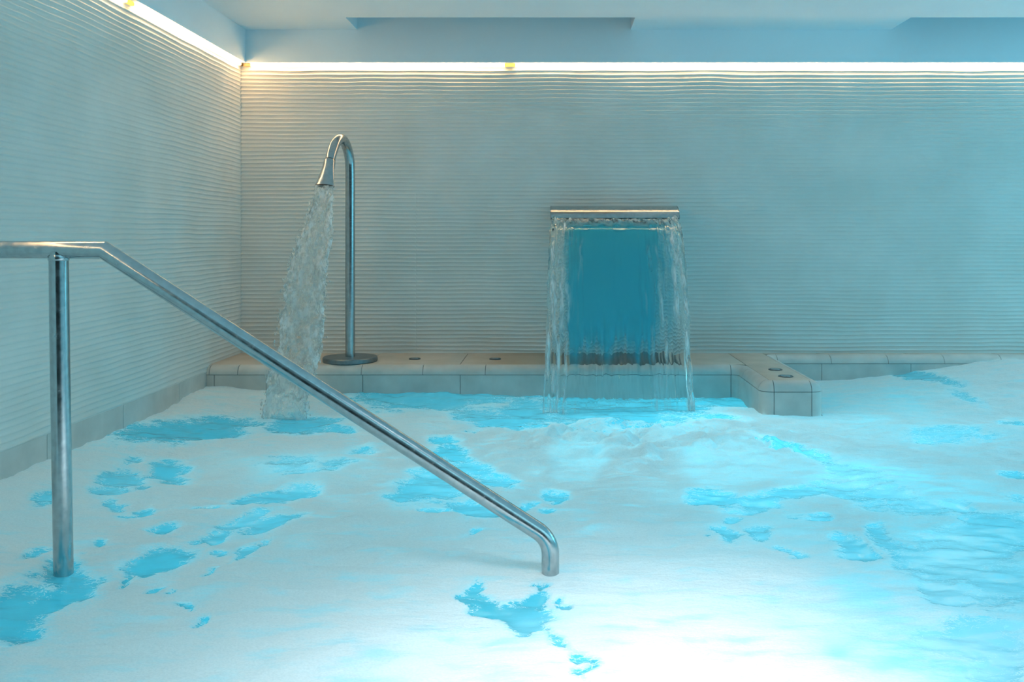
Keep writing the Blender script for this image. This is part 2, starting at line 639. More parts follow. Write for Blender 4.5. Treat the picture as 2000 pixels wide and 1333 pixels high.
# ------------------------------------------------------------------ handrail
D0 = 2.1
RR = 17.2 * D0 / F
hr = empty('handrail', P(1075, 1115, D0))
tag(hr, 'stainless steel handrail sloping down into the foam at the front of the pool', 'handrail')
bm = bmesh.new()
knee = P(203, 489, D0)
low = P(1075, 1053.5, D0)
a_dir = (knee - low).normalized(); dn = Vector((0, 0, -1))
th = a_dir.angle(dn); rb = .07; tl = rb / math.tan(th / 2)
bend = []
p0 = low + a_dir * tl; p2 = low + dn * tl
for k in range(11):
    t = k / 10
    bend.append(p0 * (1 - t) ** 2 + low * 2 * t * (1 - t) + p2 * t * t)
pts = [P(-560, 487, D0), P(100, 488, D0), knee] + [knee.lerp(p0, k / 6) for k in range(1, 6)] + bend + [Vector((low.x, D0, -.03)), Vector((low.x + .002, D0, -.55))]
tube(bm, pts, RR, 40)
from_bm('rail', bm, M_steel_rail, hr, True, 24)
bm = bmesh.new()
tube(bm, [P(114.5, 492, D0), P(117, 700, D0), P(124, 1115, D0), P(129, 1500, D0)], RR * 1.03, 40)
from_bm('post', bm, M_steel_rail, hr, True, 40)
bm = bmesh.new()
w = P(114.5, 507, D0)
lathe(bm, w, [(RR * 1.0, -.004), (RR * 1.10, -.001), (RR * 1.14, .006), (RR * 1.0, .012)], 40)
from_bm('weld', bm, M_steel_rail, hr)

# ------------------------------------------------------------------ shower spout (swan neck)
SX, SY = -1.03, 4.55
sh = empty('swan_neck_shower', (SX, SY, ZT))
tag(sh, 'tall stainless swan neck pool shower standing on the ledge, pouring water', 'pool shower')
bm = bmesh.new()
lathe(bm, (SX, SY, ZT), [(0, 0), (.134, 0), (.1365, .003), (.1365, .020), (.133, .0245), (0, .0245)], 72)
from_bm('base_plate', bm, M_steel_dark, sh, True, 30)
neck = [(SX, SY, ZT + .02), (SX, SY, .5), (SX, SY, .9), (SX, SY, 1.10), (-1.0315, 4.538, 1.185), (-1.038, 4.490, 1.248), (-1.047, 4.425, 1.270),
        (-1.056, 4.350, 1.238), (-1.0625, 4.303, 1.185), (-1.066, 4.283, 1.150)]
bm = bmesh.new()
tube(bm, spline(neck, 8), .0242, 36)
from_bm('neck', bm, M_steel, sh, True, 40)
d_n = (Vector((-1.0735, 4.212, 1.024)) - Vector((-1.066, 4.283, 1.150)))
c0 = Vector((-1.066, 4.283, 1.150))
bm = bmesh.new()
fl = [(0, 1.0, 1.0), (.04, 1.10, 1.10), (.09, 1.14, 1.12), (.35, 1.22, .98), (.7, 1.58, .72), (.97, 1.90, .55), (1.0, 1.90, .55)]
tube(bm, [c0 + d_n * t for t, a, c in fl], .0242, 40, True, [(a, c) for t, a, c in fl])
from_bm('nozzle', bm, M_steel, sh, True, 35)
bm = bmesh.new()
tube(bm, [c0 + d_n * .985, c0 + d_n * 1.03], .0242, 40, True, [(1.93, .58), (1.90, .56)])
tag(from_bm('nozzle_lip', bm, M_dark, sh, True, 35), 'dark lip')
bm = bmesh.new()
tube(bm, [c0 - d_n * .012, c0 + d_n * .02], .0250, 36)
tag(from_bm('collar', bm, M_dark, sh, True, 35), 'thin dark seam ring')

# ------------------------------------------------------------------ waterfall spout on the wall
WX0, WX1 = -.013, .656
wf = empty('waterfall_spout', (.32, YB, .93))
tag(wf, 'wide stainless waterfall spout with a curved hood on the back wall', 'waterfall spout')
hood = [(YB + .0, .952), (4.80, .952), (4.745, .9505), (4.71, .9445), (4.675, .931), (4.648, .911), (4.632, .888), (4.630, .884)]
under = [(4.638, .884), (4.655, .905), (4.682, .922), (4.715, .934), (4.75, .938), (YB, .938)]
bm = bmesh.new()
loop = hood + under
L = [[bm.verts.new((x, y, z)) for y, z in loop] for x in (WX0, WX1)]
for k in range(len(loop)):
    k2 = (k + 1) % len(loop)
    bm.faces.new((L[0][k], L[0][k2], L[1][k2], L[1][k]))
bm.faces.new(L[0]); bm.faces.new(L[1][::-1])
from_bm('hood', bm, M_steel, wf, True, 35)
for xa, xb in ((WX0, WX0 + .003), (WX1 - .003, WX1)):
    bm = bmesh.new()
    chk = hood + [(4.640, .878), (4.66, .872), (4.72, .885), (YB, .885)]
    L = [[bm.verts.new((x, y, z)) for y, z in chk] for x in (xa, xb)]
    for k in range(len(chk)):
        k2 = (k + 1) % len(chk)
        bm.faces.new((L[0][k], L[0][k2], L[1][k2], L[1][k]))
    bm.faces.new(L[0]); bm.faces.new(L[1][::-1])
    from_bm('cheek', bm, M_steel, wf, True, 35)
bm = bmesh.new(); box(bm, WX0 + .003, WX1 - .003, 4.637, 4.70, .876, .883, .001)
tag(from_bm('outlet_slot', bm, M_dark, wf, True, 30), 'dark slot under the hood')
bm = bmesh.new(); box(bm, WX0 + .003, WX1 - .003, 4.69, YB, .878, .886, .001)
from_bm('floor_plate', bm, M_steel_dark, wf, True, 30)

# ------------------------------------------------------------------ push buttons in the ledge


def button(px, py, rad, label, high=.006):
    d = (HC - ZT) * F / (py - VY)
    x = (px - VX) * d / F
    o = empty('push_button', (x, d, ZT))
    tag(o, label, 'push button', 'round metal push buttons in the ledge')
    bm = bmesh.new()
    lathe(bm, (x, d, ZT), [(0, 0), (rad, 0), (rad * 1.0, high * .6), (rad * .94, high), (rad * .80, high), (rad * .76, high * .55), (0, high * .55)], 40)
    from_bm('rim', bm, M_rim, o, True, 30)
    bm = bmesh.new()
    lathe(bm, (x, d, ZT + high * .5), [(0, 0), (rad * .70, 0), (rad * .68, high * .5), (rad * .45, high * .85), (0, high * .95)], 40)
    from_bm('cap', bm, M_steel, o, True, 30)
    return o


button(810, 702.0, .030, 'round metal push button on the ledge nearest the swan neck shower')
button(967, 702.3, .030, 'round metal push button on the ledge beside the brown stain left of the waterfall')
button(1514.5, 722.8, .033, 'round metal push button on the tiled stub, closer to the back wall', .004)
button(1534.5, 736.0, .034, 'round metal push button on the tiled stub, closer to its rounded front end', .004)

# ------------------------------------------------------------------ pool surface: foam and open water


def blob(px, py, rx, ry, slope=0.0):
    """a patch seen at (px,py) with half sizes in photo pixels -> world centre and inverse 2x2"""
    d = HC * F / (py - VY)
    J = np.array([[d / F, -(px - VX) / F * d / (py - VY)], [0, -d / (py - VY)]])
    A = np.array([[rx, 0], [rx * slope, ry]]).T        # columns: along, across
    A = np.array([[rx, 0.0], [rx * slope, ry]])
    return np.array([(px - VX) * d / F, d]), np.linalg.inv(J @ A)


# open water patches: px, py, rx, ry, slope, strength (below 1: thin, veiled by foam)
WATER = [
    (365, 847, 140, 22, -.15, 1.1), (335, 918, 40, 18, 0, 1), (238, 935, 47, 21, -.1, 1), (255, 908, 30, 7, -.15, .7), (215, 963, 44, 11, -.05, 1), (282, 955, 16, 10, 0, .9),
    (222, 988, 26, 9, .4, .95), (282, 1000, 20, 8, -.15, 1), (245, 1010, 42, 5, 0, .7), (310, 1036, 36, 9, -.2, 1), (198, 1063, 16, 8, 0, .9),
    (308, 1098, 68, 20, -.18, 1.15), (272, 1127, 20, 9, 0, 1), (230, 1140, 8, 11, 0, .9), (313, 1153, 15, 5, -.1, .95), (341, 1163, 9, 6, 0, .8), (380, 1177, 17, 5, 0, .95), (393, 1199, 20, 7, -.4, 1),
    (415, 1121, 16, 5, -.25, .9), (430, 1049, 24, 12, -.3, 1), (490, 1013, 56, 12, -.33, 1.05), (535, 1022, 62, 12, -.2, 1.1), (550, 962, 66, 13, -.2, 1), (480, 981, 40, 9, -.2, 1),
    (395, 995, 36, 5, -.05, .75), (492, 1073, 34, 9, -.6, 1), (440, 1079, 22, 7, -.1, .85), (380, 1062, 20, 5, -.1, .8), (85, 980, 40, 15, -.2, .8), (70, 1086, 36, 7, -.25, .8), (160, 1085, 14, 3, 0, .6),
    (128, 1135, 48, 42, 0, 1.0), (20, 1195, 74, 52, -.35, 1.15), (95, 1175, 40, 18, -.2, 1),
    (590, 828, 80, 20, .05, .95), (650, 835, 40, 14, .2, .75), (560, 905, 80, 18, 0, .66), (655, 905, 40, 14, -.2, .75), (700, 880, 40, 12, -.1, .66), (590, 924, 50, 6, -.1, .8),
    (850, 778, 155, 22, -.02, 1.05), (1015, 768, 80, 14, -.05, 1), (965, 818, 100, 16, .12, .98), (1030, 805, 50, 24, .1, .98),
    (1210, 785, 155, 46, 0, 1.15), (1430, 783, 75, 15, .05, 1), (1385, 820, 70, 7, .05, .8), (1480, 795, 40, 10, .1, .6),
    (868, 864, 26, 9, .1, 1), (885, 890, 36, 15, .1, 1), (905, 915, 45, 9, 0, .9), (915, 843, 22, 6, -.15, .9), (850, 945, 72, 34, -.1, 1.05), (800, 962, 34, 22, -.1, .95), (975, 935, 50, 12, .2, .95),
    (920, 995, 58, 19, .2, 1.05), (850, 1000, 28, 8, .1, .9), (1095, 968, 33, 12, .1, .95), (1035, 985, 22, 9, -.2, .85), (1085, 998, 22, 6, .1, .85), (925, 1040, 14, 4, 0, .8),
    (926, 1150, 18, 20, .6, 1), (905, 1168, 18, 13, 0, 1), (955, 1182, 55, 18, .25, 1.1), (1010, 1196, 48, 24, .1, 1.1), (1047, 1142, 14, 17, -.3, 1), (1045, 1165, 20, 16, 0, .95), (1022, 1228, 36, 24, .3, 1.05), (1085, 1262, 40, 14, .6, .72), (1140, 1300, 40, 14, .6, .68),
    (1102, 1186, 18, 7, -.1, .95), (1095, 1170, 12, 4, 0, .8),
    (1400, 975, 48, 22, .2, 1), (1490, 982, 48, 19, 0, 1), (1560, 955, 75, 18, -.1, .86), (1420, 1046, 27, 17, .1, 1.0), (1485, 1044, 36, 16, .05, 1), (1440, 1019, 26, 6, 0, .9),
    (1545, 1077, 34, 9, .3, .9), (1590, 1009, 40, 9, 0, .9), (1650, 1073, 38, 21, .1, 1.05), (1722, 1048, 32, 27, .3, .98), (1880, 1075, 110, 58, -.15, 1.0), (1960, 1035, 90, 45, 0, .95),
    (1790, 1095, 80, 30, .2, .86), (1840, 1165, 50, 30, .3, .95), (1960, 1140, 90, 60, 0, .92), (1900, 1245, 120, 42, 0, .85), (1960, 1300, 80, 60, 0, .85),
    (1560, 880, 95, 12, .28, .86), (1680, 925, 100, 14, .25, .76), (1750, 975, 110, 34, .2, .80), (1640, 950, 80, 20, .1, .78), (1990, 930, 26, 9, .1, .9), (1880, 985, 60, 14, .2, .8), (1985, 970, 40, 8, .1, .7),
    (1800, 760, 75, 6, .2, .9), (1880, 790, 40, 6, .3, .7), (1980, 830, 40, 10, .1, .7), (1860, 855, 120, 14, .05, .68),
]
# thin, translucent foam: cyan water shows through
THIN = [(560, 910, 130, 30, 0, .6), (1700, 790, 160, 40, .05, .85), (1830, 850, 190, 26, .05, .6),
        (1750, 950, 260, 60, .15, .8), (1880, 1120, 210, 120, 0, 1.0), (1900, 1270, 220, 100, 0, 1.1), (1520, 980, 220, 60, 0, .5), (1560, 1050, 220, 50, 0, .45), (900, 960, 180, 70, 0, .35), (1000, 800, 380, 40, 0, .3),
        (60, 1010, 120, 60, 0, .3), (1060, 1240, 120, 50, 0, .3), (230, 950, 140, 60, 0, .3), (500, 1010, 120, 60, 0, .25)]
# foam mounds: px, py, radius_x, radius_y (m), height
MOUNDS = [(1130, 880, .20, .16, .018), (1430, 890, .30, .24, .022), (1290, 850, .14, .10, .028), (1215, 838, .10, .06, .022), (1370, 835, .10, .07, .024), (1090, 850, .12, .07, .020), (560, 870, .22, .14, .020),
          (690, 905, .12, .10, .012), (420, 790, .30, .18, .028), (250, 880, .16, .2, .012), (620, 790, .2, .16, .012)]


def field(lst, X, Y, power=1):
    w = np.zeros_like(X)
    for px, py, rx, ry, sl, st in lst:
        c, Ai = blob(px, py, rx, ry, sl)
        dx = X - c[0]; dy = Y - c[1]
        u = Ai[0, 0] * dx + Ai[0, 1] * dy; v = Ai[1, 0] * dx + Ai[1, 1] * dy
        r2 = u * u + v * v
        w = np.maximum(w, st * np.exp(-.69 * r2))       # half strength on the outline
    return w


xv = np.concatenate([np.arange(XL + .0015, 2.75, .0105), np.arange(2.8, 6.0, .1)])
yv = [.5, .6, .68, .75]
while yv[-1] < 4.80: yv.append(yv[-1] + .0055 + .0022 * yv[-1])
yv = np.array(yv)
X, Y = np.meshgrid(xv, yv); X = X.ravel(); Y = Y.ravel()
# ragged outlines: warp the plane before reading the patches
wx = .050 * fbm(X * 4, Y * 5, 50, 5, .65) + .045 * fbm(X * 11, Y * 12, 55, 4, .6); wy = .060 * fbm(X * 4, Y * 5, 60, 5, .65) + .050 * fbm(X * 11, Y * 14, 65, 4, .6)
Wf = field(WATER, X + wx * .75, Y + wy * .75)
Wf += .30 * fbm(X * 8, Y * 13, 71, 4, .65) * sstep(.10, .5, Wf)
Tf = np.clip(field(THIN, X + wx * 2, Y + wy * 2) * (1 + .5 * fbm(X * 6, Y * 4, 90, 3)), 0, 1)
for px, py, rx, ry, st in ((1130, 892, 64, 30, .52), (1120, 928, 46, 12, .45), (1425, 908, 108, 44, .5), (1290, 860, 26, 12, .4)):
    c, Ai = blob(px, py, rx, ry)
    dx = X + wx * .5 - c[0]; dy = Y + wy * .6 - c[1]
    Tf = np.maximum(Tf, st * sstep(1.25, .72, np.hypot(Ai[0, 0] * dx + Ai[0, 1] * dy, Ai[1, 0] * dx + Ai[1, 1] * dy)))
H = .009 * fbm(X * 1.7, Y * 2.0, 20, 2) + .015 * fbm(X * 4.2 + Y * 1.5, Y * 6.5, 30, 4, .6) * sstep(.9, 2.8, Y) + .0065 * fbm(X * 9 + 2 * Y, Y * 17, 33, 4, .6)
for px, py, ra, rb_, h in MOUNDS:
    c, _ = blob(px, py, 1, 1)
    H += .6 * h * np.exp(-(((X - c[0]) / ra) ** 2 + ((Y - c[1]) / rb_) ** 2))
chop = np.exp(-(((X - .36) / .65) ** 2 + ((Y - 3.42) / .34) ** 2))
H += .085 * chop * np.abs(fbm(X * 7 + 1.2 * wx * 9, Y * 10, 44, 4, .6))
H += .030 * sstep(-1.25, -1.7, X) + .022 * sstep(4.0, 4.4, Y) * sstep(.6, -.4, X)
# surge piling up at the back right
H += .125 * sstep(1.35, 2.65, X) * sstep(3.5, 4.7, Y) + .02 * sstep(1.15, 1.5, X) * sstep(3.9, 4.6, Y)
H += .035 * np.exp(-((Y - (3.72 - .42 * (X - 1.3))) / .13) ** 2) * sstep(1.15, 1.7, X)
base_z = H - .007 * sstep(.35, .75, Wf)
# faces kept: outside the ledge
nr, nc = len(yv), len(xv)
Xg = X.reshape(nr, nc); Yg = Y.reshape(nr, nc); Wg = Wf.reshape(nr, nc)
xc = .25 * (Xg[:-1, :-1] + Xg[1:, :-1] + Xg[:-1, 1:] + Xg[1:, 1:]); yc = .25 * (Yg[:-1, :-1] + Yg[1:, :-1] + Yg[:-1, 1:] + Yg[1:, 1:])
wmax = np.maximum(np.maximum(Wg[:-1, :-1], Wg[1:, :-1]), np.maximum(Wg[:-1, 1:], Wg[1:, 1:]))
wmin = np.minimum(np.minimum(Wg[:-1, :-1], Wg[1:, :-1]), np.minimum(Wg[:-1, 1:], Wg[1:, 1:]))
inside = ((xc < XP0 + .01) & (yc > YL + .008)) | ((xc > XP0 + .008) & (xc < XP1 - .008) & (yc > YP + .008)) | ((xc >= XP1 - .01) & (yc > YR + .008))
keep = ~inside

# one surface: white froth, thinner where water shines through, torn open in ragged patches of cyan water
m_s, n, out = new_mat('foam_and_water')


def math_node(op, a, b=None, c=None):
    o = N(n, 'ShaderNodeMath', operation=op)
    for k, v in enumerate((a, b, c)):
        if v is None: continue
        if isinstance(v, (int, float)): o.inputs[k].default_value = v
        else: n.links.new(v, o.inputs[k])
    return o.outputs[0]


def smooth(src, lo, hi, t0=0.0, t1=1.0):
    o = N(n, 'ShaderNodeMapRange'); o.interpolation_type = 'SMOOTHSTEP'
    o.inputs['From Min'].default_value = lo; o.inputs['From Max'].default_value = hi
    o.inputs['To Min'].default_value = t0; o.inputs['To Max'].default_value = t1
    n.links.new(src, o.inputs['Value'])
    return o.outputs[0]


at = N(n, 'ShaderNodeAttribute'); at.attribute_name = 'open'
an = N(n, 'ShaderNodeAttribute'); an.attribute_name = 'thin'
n1 = noise_node(n, 20, 8, mscale=(1, 1.9, 1), rough=.68)
n2 = noise_node(n, 120, 4, mscale=(1, 1.6, 1))
n3 = noise_node(n, 34, 5, mscale=(1, 2.2, 1), rough=.6)           # threads of foam left on the water
thread = smooth(math_node('ABSOLUTE', math_node('SUBTRACT', n3.outputs[0], .5)), .0, .035, .26, 0)
mk = math_node('MULTIPLY_ADD', n1.outputs[0], .55, at.outputs['Fac'])
mk = math_node('MULTIPLY_ADD', n2.outputs[0], .18, mk)
mk = math_node('SUBTRACT', mk, thread)
al = smooth(mk, .80, .93)
veil = smooth(mk, .48, .84)
n4 = noise_node(n, 7, 6, mscale=(1, 2.6, 1), rough=.62)           # streaks of thinner foam
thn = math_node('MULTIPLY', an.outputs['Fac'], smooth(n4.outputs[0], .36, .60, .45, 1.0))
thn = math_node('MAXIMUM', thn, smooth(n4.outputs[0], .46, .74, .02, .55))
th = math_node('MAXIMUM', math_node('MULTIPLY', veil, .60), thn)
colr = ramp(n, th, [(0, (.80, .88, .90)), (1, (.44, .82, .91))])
dif = N(n, 'ShaderNodeBsdfDiffuse'); tra = N(n, 'ShaderNodeBsdfTranslucent')
n5 = noise_node(n, 210, 3, mscale=(1, 1.5, 1))
bub = ramp(n, n5.outputs[0], [(.34, (.90, .925, .93)), (.60, (1, 1, 1))])
mb5 = N(n, 'ShaderNodeMixRGB', blend_type='MULTIPLY'); mb5.inputs[0].default_value = 1
n.links.new(colr.outputs[0], mb5.inputs[1]); n.links.new(bub.outputs[0], mb5.inputs[2])
n.links.new(mb5.outputs[0], dif.inputs[0])
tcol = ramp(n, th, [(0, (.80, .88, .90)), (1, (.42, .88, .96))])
n.links.new(tcol.outputs[0], tra.inputs[0])
b1 = noise_node(n, 38, 7, mscale=(1, 2.0, 1), rough=.66)
bp = N(n, 'ShaderNodeBump'); bp.inputs['Strength'].default_value = .75; bp.inputs['Distance'].default_value = .014
n.links.new(b1.outputs[0], bp.inputs['Height']); n.links.new(bp.outputs[0], dif.inputs['Normal'])
white_mix = N(n, 'ShaderNodeMixShader')
n.links.new(math_node('MULTIPLY_ADD', th, .40, .12), white_mix.inputs[0]); n.links.new(dif.outputs[0], white_mix.inputs[1]); n.links.new(tra.outputs[0], white_mix.inputs[2])
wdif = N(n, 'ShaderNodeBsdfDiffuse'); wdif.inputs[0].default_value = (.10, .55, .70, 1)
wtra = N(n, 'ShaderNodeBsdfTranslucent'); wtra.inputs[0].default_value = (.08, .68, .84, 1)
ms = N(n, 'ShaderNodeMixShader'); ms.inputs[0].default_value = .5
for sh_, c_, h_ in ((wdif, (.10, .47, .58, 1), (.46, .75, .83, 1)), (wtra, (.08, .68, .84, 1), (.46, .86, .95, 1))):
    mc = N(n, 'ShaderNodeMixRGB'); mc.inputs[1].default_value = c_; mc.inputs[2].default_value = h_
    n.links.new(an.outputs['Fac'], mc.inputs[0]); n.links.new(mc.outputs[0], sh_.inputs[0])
n.links.new(wdif.outputs[0], ms.inputs[1]); n.links.new(wtra.outputs[0], ms.inputs[2])
gl = N(n, 'ShaderNodeBsdfGlossy'); gl.inputs['Roughness'].default_value = .12
w1 = noise_node(n, 22, 5, mscale=(1, 2, 1))
bw = N(n, 'ShaderNodeBump'); bw.inputs['Strength'].default_value = .16; bw.inputs['Distance'].default_value = .012
n.links.new(w1.outputs[0], bw.inputs['Height']); n.links.new(bw.outputs[0], gl.inputs['Normal'])
fr = N(n, 'ShaderNodeFresnel'); fr.inputs['IOR'].default_value = 1.33; n.links.new(bw.outputs[0], fr.inputs['Normal'])
wat = N(n, 'ShaderNodeMixShader'); n.links.new(fr.outputs[0], wat.inputs[0]); n.links.new(ms.outputs[0], wat.inputs[1]); n.links.new(gl.outputs[0], wat.inputs[2])
fin = N(n, 'ShaderNodeMixShader'); n.links.new(al, fin.inputs[0]); n.links.new(white_mix.outputs[0], fin.inputs[1]); n.links.new(wat.outputs[0], fin.inputs[2])
n.links.new(fin.outputs[0], out.inputs[0])

V = np.stack([X, Y, base_z], -1)
is_open = .5 * (wmax + wmin) > .52
me, used = grid_mesh('foam', V, nr, nc, keep & ~is_open)
attr(me, 'open', Wf[used]); attr(me, 'thin', Tf[used])
tag(link_mesh('foam', me, m_s), 'white bubbly foam drifting over most of the pool surface', 'foam', kind='stuff')
me, used = grid_mesh('pool_water', V, nr, nc, keep & is_open)
attr(me, 'open', Wf[used]); attr(me, 'thin', Tf[used])
tag(link_mesh('pool_water', me, m_s), 'glowing cyan pool water showing through gaps in the foam', 'water', kind='stuff')

# ------------------------------------------------------------------ falling water


def water_mat(name, tint, body, body_fac, white_fac, attr_name=None, nscale=40, nms=(1, 1, 1)):
    m, n, out = new_mat(name)
    g = N(n, 'ShaderNodeBsdfGlass'); g.inputs['IOR'].default_value = 1.33; g.inputs['Roughness'].default_value = .02
    tn = N(n, 'ShaderNodeBsdfTransparent')
    cl = N(n, 'ShaderNodeMixRGB'); cl.inputs[1].default_value = (.97, 1, 1, 1); cl.inputs[2].default_value = (*tint, 1)
    d = N(n, 'ShaderNodeBsdfDiffuse'); d.inputs[0].default_value = (*body, 1)
    tl = N(n, 'ShaderNodeBsdfTranslucent'); tl.inputs[0].default_value = (*body, 1)
    dm = N(n, 'ShaderNodeMixShader'); dm.inputs[0].default_value = .3
    n.links.new(d.outputs[0], dm.inputs[1]); n.links.new(tl.outputs[0], dm.inputs[2])
    ms = N(n, 'ShaderNodeMixShader')
    if attr_name:
        a = N(n, 'ShaderNodeAttribute'); a.attribute_name = attr_name
        n.links.new(a.outputs['Fac'], cl.inputs[0])
        mu = N(n, 'ShaderNodeMath', operation='MULTIPLY'); mu.inputs[1].default_value = body_fac
        n.links.new(a.outputs['Fac'], mu.inputs[0]); n.links.new(mu.outputs[0], ms.inputs[0])
    else:
        cl.inputs[0].default_value = 1; ms.inputs[0].default_value = body_fac
    n.links.new(cl.outputs[0], g.inputs[0])
    n.links.new(g.outputs[0], ms.inputs[1]); n.links.new(dm.outputs[0], ms.inputs[2])
    last = ms
    if white_fac:
        w = N(n, 'ShaderNodeBsdfDiffuse'); w.inputs[0].default_value = (.93, .95, .95, 1)
        wt = N(n, 'ShaderNodeBsdfTranslucent'); wt.inputs[0].default_value = (.85, .88, .88, 1)
        wm = N(n, 'ShaderNodeMixShader'); wm.inputs[0].default_value = .4
        n.links.new(w.outputs[0], wm.inputs[1]); n.links.new(wt.outputs[0], wm.inputs[2])
        t = noise_node(n, nscale, 4, mscale=nms, rough=.6)
        r = ramp(n, t.outputs[0], [(.42, (0, 0, 0)), (.60, (white_fac,) * 3)])
        wa = N(n, 'ShaderNodeAttribute'); wa.attribute_name = 'white_mix'
        wm_ = N(n, 'ShaderNodeMath', operation='MULTIPLY'); n.links.new(r.outputs[0], wm_.inputs[0]); n.links.new(wa.outputs['Fac'], wm_.inputs[1])
        m3 = N(n, 'ShaderNodeMixShader'); n.links.new(wm_.outputs[0], m3.inputs[0]); n.links.new(ms.outputs[0], m3.inputs[1]); n.links.new(wm.outputs[0], m3.inputs[2])
        last = m3
    n.links.new(last.outputs[0], out.inputs[0])
    return m


M_curtain = water_mat('curtain_water', (.50, .90, .97), (.08, .56, .68), .62, .9, 'core', 30, (1.6, .4, .22))
M_clear = water_mat('clear_water', (.97, 1, 1), (.8, .9, .9), .06, 0)
M_drop = water_mat('droplet_water', (.97, 1, 1), (.85, .9, .9), .6, 0)
M_froth = water_mat('frothy_water', (.97, 1, 1), (.85, .9, .9), .16, 1.0, None, 36, (1, 1, .45))

# sheet of water from the waterfall spout
V0 = 1.58


def fall(t):
    return 4.634 - V0 * t, .879 - 4.905 * t * t - .25 * t


nt_, ns_ = 150, 170
tt = np.linspace(0, .425, nt_) ** 1.0
ss = np.linspace(0, 1, ns_)
T, S = np.meshgrid(tt, ss, indexing='ij'); T = T.ravel(); S = S.ravel()
cy, cz = fall(T)
nx_y = 4.905 * 2 * T + .25; nx_z = -V0 * np.ones_like(T)          # front normal of the parabola, towards camera and up
ln = np.sqrt(nx_y ** 2 + V0 ** 2); ny = -nx_y / ln; nz = V0 / ln
edge = np.minimum(S, 1 - S)
fallen = T / .425
side = sstep(.25, .06, np.where(S > .5, edge * .78, edge) + .05 * vnoise(S * 30, T * 12, 91) + .03 * vnoise(S * 60, T * 9, 92))
top = sstep(.17, .02, fallen)
rope = np.exp(-((edge - .018) / .018) ** 2)
xl = WX0 + .006 - .035 * fallen + .010 * fbm(fallen * 14, 0 * T, 5, 3) * fallen ** .4
xr = WX1 - .006 - .018 * fallen + .011 * fbm(fallen * 13, 0 * T + 3, 6, 3) * fallen ** .4
Xc = xl + (xr - xl) * S
streak = vnoise(S * 46 + .9 * vnoise(S * 6, fallen * 5, 4), fallen * 5.0, 12) * .7 + vnoise(S * 100, fallen * 14, 13) * .3
streak2 = vnoise(S * 40, fallen * 4.2, 22) * .7 + vnoise(S * 90 + 1, fallen * 12, 23) * .3
lump = vnoise(S * 26, fallen * 17, 15)
amp = .0004 + .0042 * side + .0036 * top + .0060 * sstep(.62, .80, fallen) * sstep(1.0, .86, fallen)
half = .0032 * (1 - .35 * fallen) + .008 * rope * (.7 + .6 * lump) + .0016 * side
half = np.where(edge < 1e-6, .0004, half)
fo = half + amp * streak + .0022 * rope * lump; bo = half + amp * streak2
fo = np.where(edge < 1e-6, .0004, np.maximum(fo, .0006)); bo = np.where(edge < 1e-6, .0004, np.maximum(bo, .0006))
Vfront = np.stack([Xc, cy + ny * fo, cz + nz * fo], -1); Vback = np.stack([Xc, cy - ny * bo, cz - nz * bo], -1)
idx = np.arange(nt_ * ns_).reshape(nt_, ns_)
q = np.stack([idx[:-1, :-1], idx[1:, :-1], idx[1:, 1:], idx[:-1, 1:]], -1).reshape(-1, 4)
off = nt_ * ns_
faces = [q, q[:, ::-1] + off]
for c in (0, ns_ - 1):
    a, b = idx[:-1, c], idx[1:, c]
    e = np.stack([a, b, b + off, a + off], -1); faces.append(e[:, ::-1] if c == 0 else e)
for r_ in (0, nt_ - 1):
    a, b = idx[r_, :-1], idx[r_, 1:]
    e = np.stack([a, b, b + off, a + off], -1); faces.append(e if r_ == 0 else e[:, ::-1])
q = np.concatenate(faces)
V = np.concatenate([Vfront, Vback])
me = bpy.data.meshes.new('water_sheet')
me.vertices.add(len(V)); me.vertices.foreach_set('co', V.astype(np.float32).ravel())
me.loops.add(q.size); me.loops.foreach_set('vertex_index', q.ravel().astype(np.int32))
me.polygons.add(len(q)); me.polygons.foreach_set('loop_start', np.arange(0, q.size, 4, dtype=np.int32))
me.update(calc_edges=True)
bmt = bmesh.new(); bmt.from_mesh(me); bmesh.ops.recalc_face_normals(bmt, faces=bmt.faces); bmt.to_mesh(me); bmt.free()
lowcut = .80 + .030 * vnoise(S * 22, 0 * S, 33) + .016 * vnoise(S * 60, 0 * S, 34)
core = (1 - side) * sstep(.10, .24, fallen + .05 * vnoise(S * 18, fallen * 20, 35)) * sstep(.03, -.10, fallen - lowcut)  # teal colour mask standing in for the pool refracted through the sheet
attr(me, 'core', np.concatenate([core, core]))
fr_ = np.clip(side * 1.0 * sstep(-.1, .5, streak) + .35 * top + .5 * rope * sstep(0, .4, lump), 0, 1)  # white painted along the edge streaks in place of highlights and refracted foam
attr(me, 'white_mix', np.concatenate([fr_, fr_]))
wc = empty('water_curtain', (.32, 4.63, .879))
tag(wc, 'clear sheet of water falling from the wide waterfall spout into the pool', 'falling water')
link_mesh('sheet', me, M_curtain, wc)
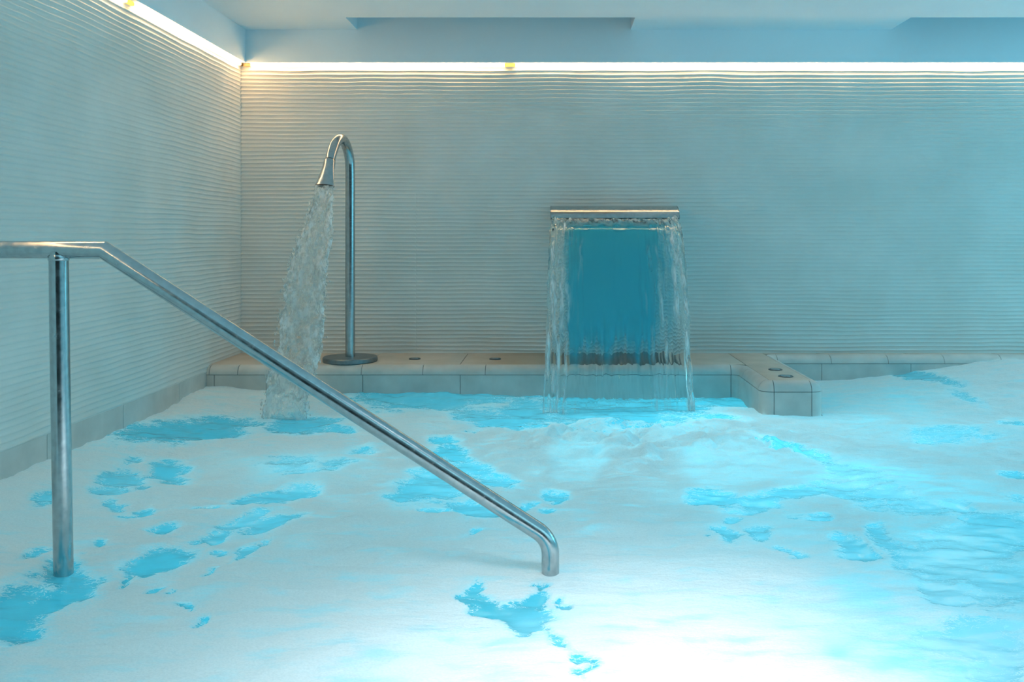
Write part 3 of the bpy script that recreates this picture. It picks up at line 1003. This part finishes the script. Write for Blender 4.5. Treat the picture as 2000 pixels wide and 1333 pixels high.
# ropes of thicker water down both edges
for k in range(14):
    lft = k < 6
    s0 = (random.uniform(.0, .14) if lft else 1 - random.uniform(.0, .22)) if k not in (0, 6) else (.008 if lft else .992)
    f0, f1 = (random.uniform(0, .3), random.uniform(.55, 1)) if k not in (0, 6) else (.02, .99)
    pts = []; rad = []
    for j in range(46):
        f = f0 + (f1 - f0) * j / 45; t = f * .425
        y, z = fall(t)
        a = WX0 + .006 - .035 * f; b = WX1 - .006 - .018 * f
        jit = .007 * float(vnoise(np.array([f * 11 + k * 7.7]), np.array([k * 3.3]), 71)[0]) + .003 * float(vnoise(np.array([f * 34 + k * 7.7]), np.array([k * 3.3]), 72)[0])
        n_ = math.hypot(V0, 9.81 * t)
        pts.append((a + (b - a) * s0 + jit * f ** .4, y - .008 * 9.81 * t / n_ - .002, z + .004))
        w = (1 - abs(2 * j / 45 - 1) ** 4)
        rad.append(max(.0005, (.0042 if k in (0, 6) else .0026) * w * (.75 + .55 * float(vnoise(np.array([f * 24 + k * 5.1]), np.array([k * 1.7]), 73)[0]))))
    bm = bmesh.new(); tube(bm, pts, rad, 10)
    from_bm('water_rope', bm, M_clear, wc)

# jet of frothy water from the swan neck
wj = empty('water_jet', (-1.0735, 4.212, 1.024))
tag(wj, 'frothy fan of water pouring from the swan neck shower into the pool', 'falling water')
LE = [(360, 616), (400, 606), (470, 578), (514, 563), (607, 546), (676, 537), (745, 519), (800, 512), (840, 509)]
RE = [(360, 653), (400, 653), (450, 651), (514, 641), (607, 636), (676, 632), (745, 613), (800, 604), (840, 600)]


def jet_edge(py, tab):
    ys_, xs_ = zip(*tab)
    return np.interp(py, ys_, xs_)


def jet_depth(py):
    f = np.clip((py - 362) / (822 - 362), 0, 1.05)
    return 4.205 - .34 * f ** .8


def jet_point(f, s, w=0.0):
    """f 0..1 down the jet, s -1..1 across, w metres towards the camera"""
    py = 362 + (826 - 362) * f
    d = jet_depth(py)
    l, r = jet_edge(py, LE), jet_edge(py, RE)
    px = .5 * (l + r) + .5 * (r - l) * s
    return (px - VX) * d / F, d - w, HC - (py - VY) * d / F


nf, na = 230, 72
ff = np.linspace(0, 1, nf); aa = np.linspace(0, 2 * math.pi, na, endpoint=False)
FF, AA = np.meshgrid(ff, aa, indexing='ij'); FF = FF.ravel(); AA = AA.ravel()
env = .92 + .10 * vnoise(FF * 20, 2 * np.cos(AA) + 5, 81) * sstep(0, .1, FF) + .07 * vnoise(FF * 52, 3 * np.cos(AA) + 9 + np.sin(AA), 82)
sx_ = np.sign(np.cos(AA)) * np.abs(np.cos(AA)) ** .8 * env
hw = .013 + .012 * FF
wob = .0075 * vnoise(sx_ * 6 + 20 + 3 * np.sin(AA), FF * 26, 83) + .005 * vnoise(sx_ * 13 + 50 + 4 * np.sin(AA), FF * 60, 84)
wv = hw * np.sin(AA) * (.35 + .65 * np.abs(sx_) ** 1.5) + wob * sstep(0, .05, FF) * (1 - .5 * sstep(.7, 1, FF))
PX, PY, PZ = jet_point(FF, sx_, wv)
V = np.stack([PX, PY, PZ], -1)
bm = bmesh.new()
vs_ = [bm.verts.new(v) for v in V.tolist()]
for i in range(nf - 1):
    for k in range(na):
        k2 = (k + 1) % na
        bm.faces.new((vs_[i * na + k], vs_[i * na + k2], vs_[(i + 1) * na + k2], vs_[(i + 1) * na + k]))
bm.faces.new(vs_[:na][::-1]); bm.faces.new(vs_[-na:])
jf = from_bm('fan', bm, M_froth, wj)
vf = np.clip(.52 + .7 * np.abs(sx_) ** 2.5 + .5 * sstep(.35, 0, FF) - .45 * sstep(.75, 1, FF), 0, 1)
attr(jf.data, 'white_mix', vf)
bm = bmesh.new()
for k in range(360):
    f = random.uniform(.05, .98); side_ = random.choice((-1, 1))
    s = side_ * abs(random.gauss(.96, .06)) if random.random() < .75 else random.uniform(-1, 1)
    p = jet_point(f, s, random.gauss(.006, .012))
    r_ = random.uniform(.0012, .0036) * (1 if random.random() < .85 else 1.5)
    res = bmesh.ops.create_icosphere(bm, subdivisions=1, radius=r_)
    st = random.uniform(1, 2.6)
    for v in res['verts']: v.co = Vector(p) + Vector((v.co.x, v.co.y, v.co.z * st))
dr = from_bm('droplets', bm, M_drop, wj)
attr(dr.data, 'white_mix', np.full(len(dr.data.vertices), .8))
tag(dr, kind='stuff')
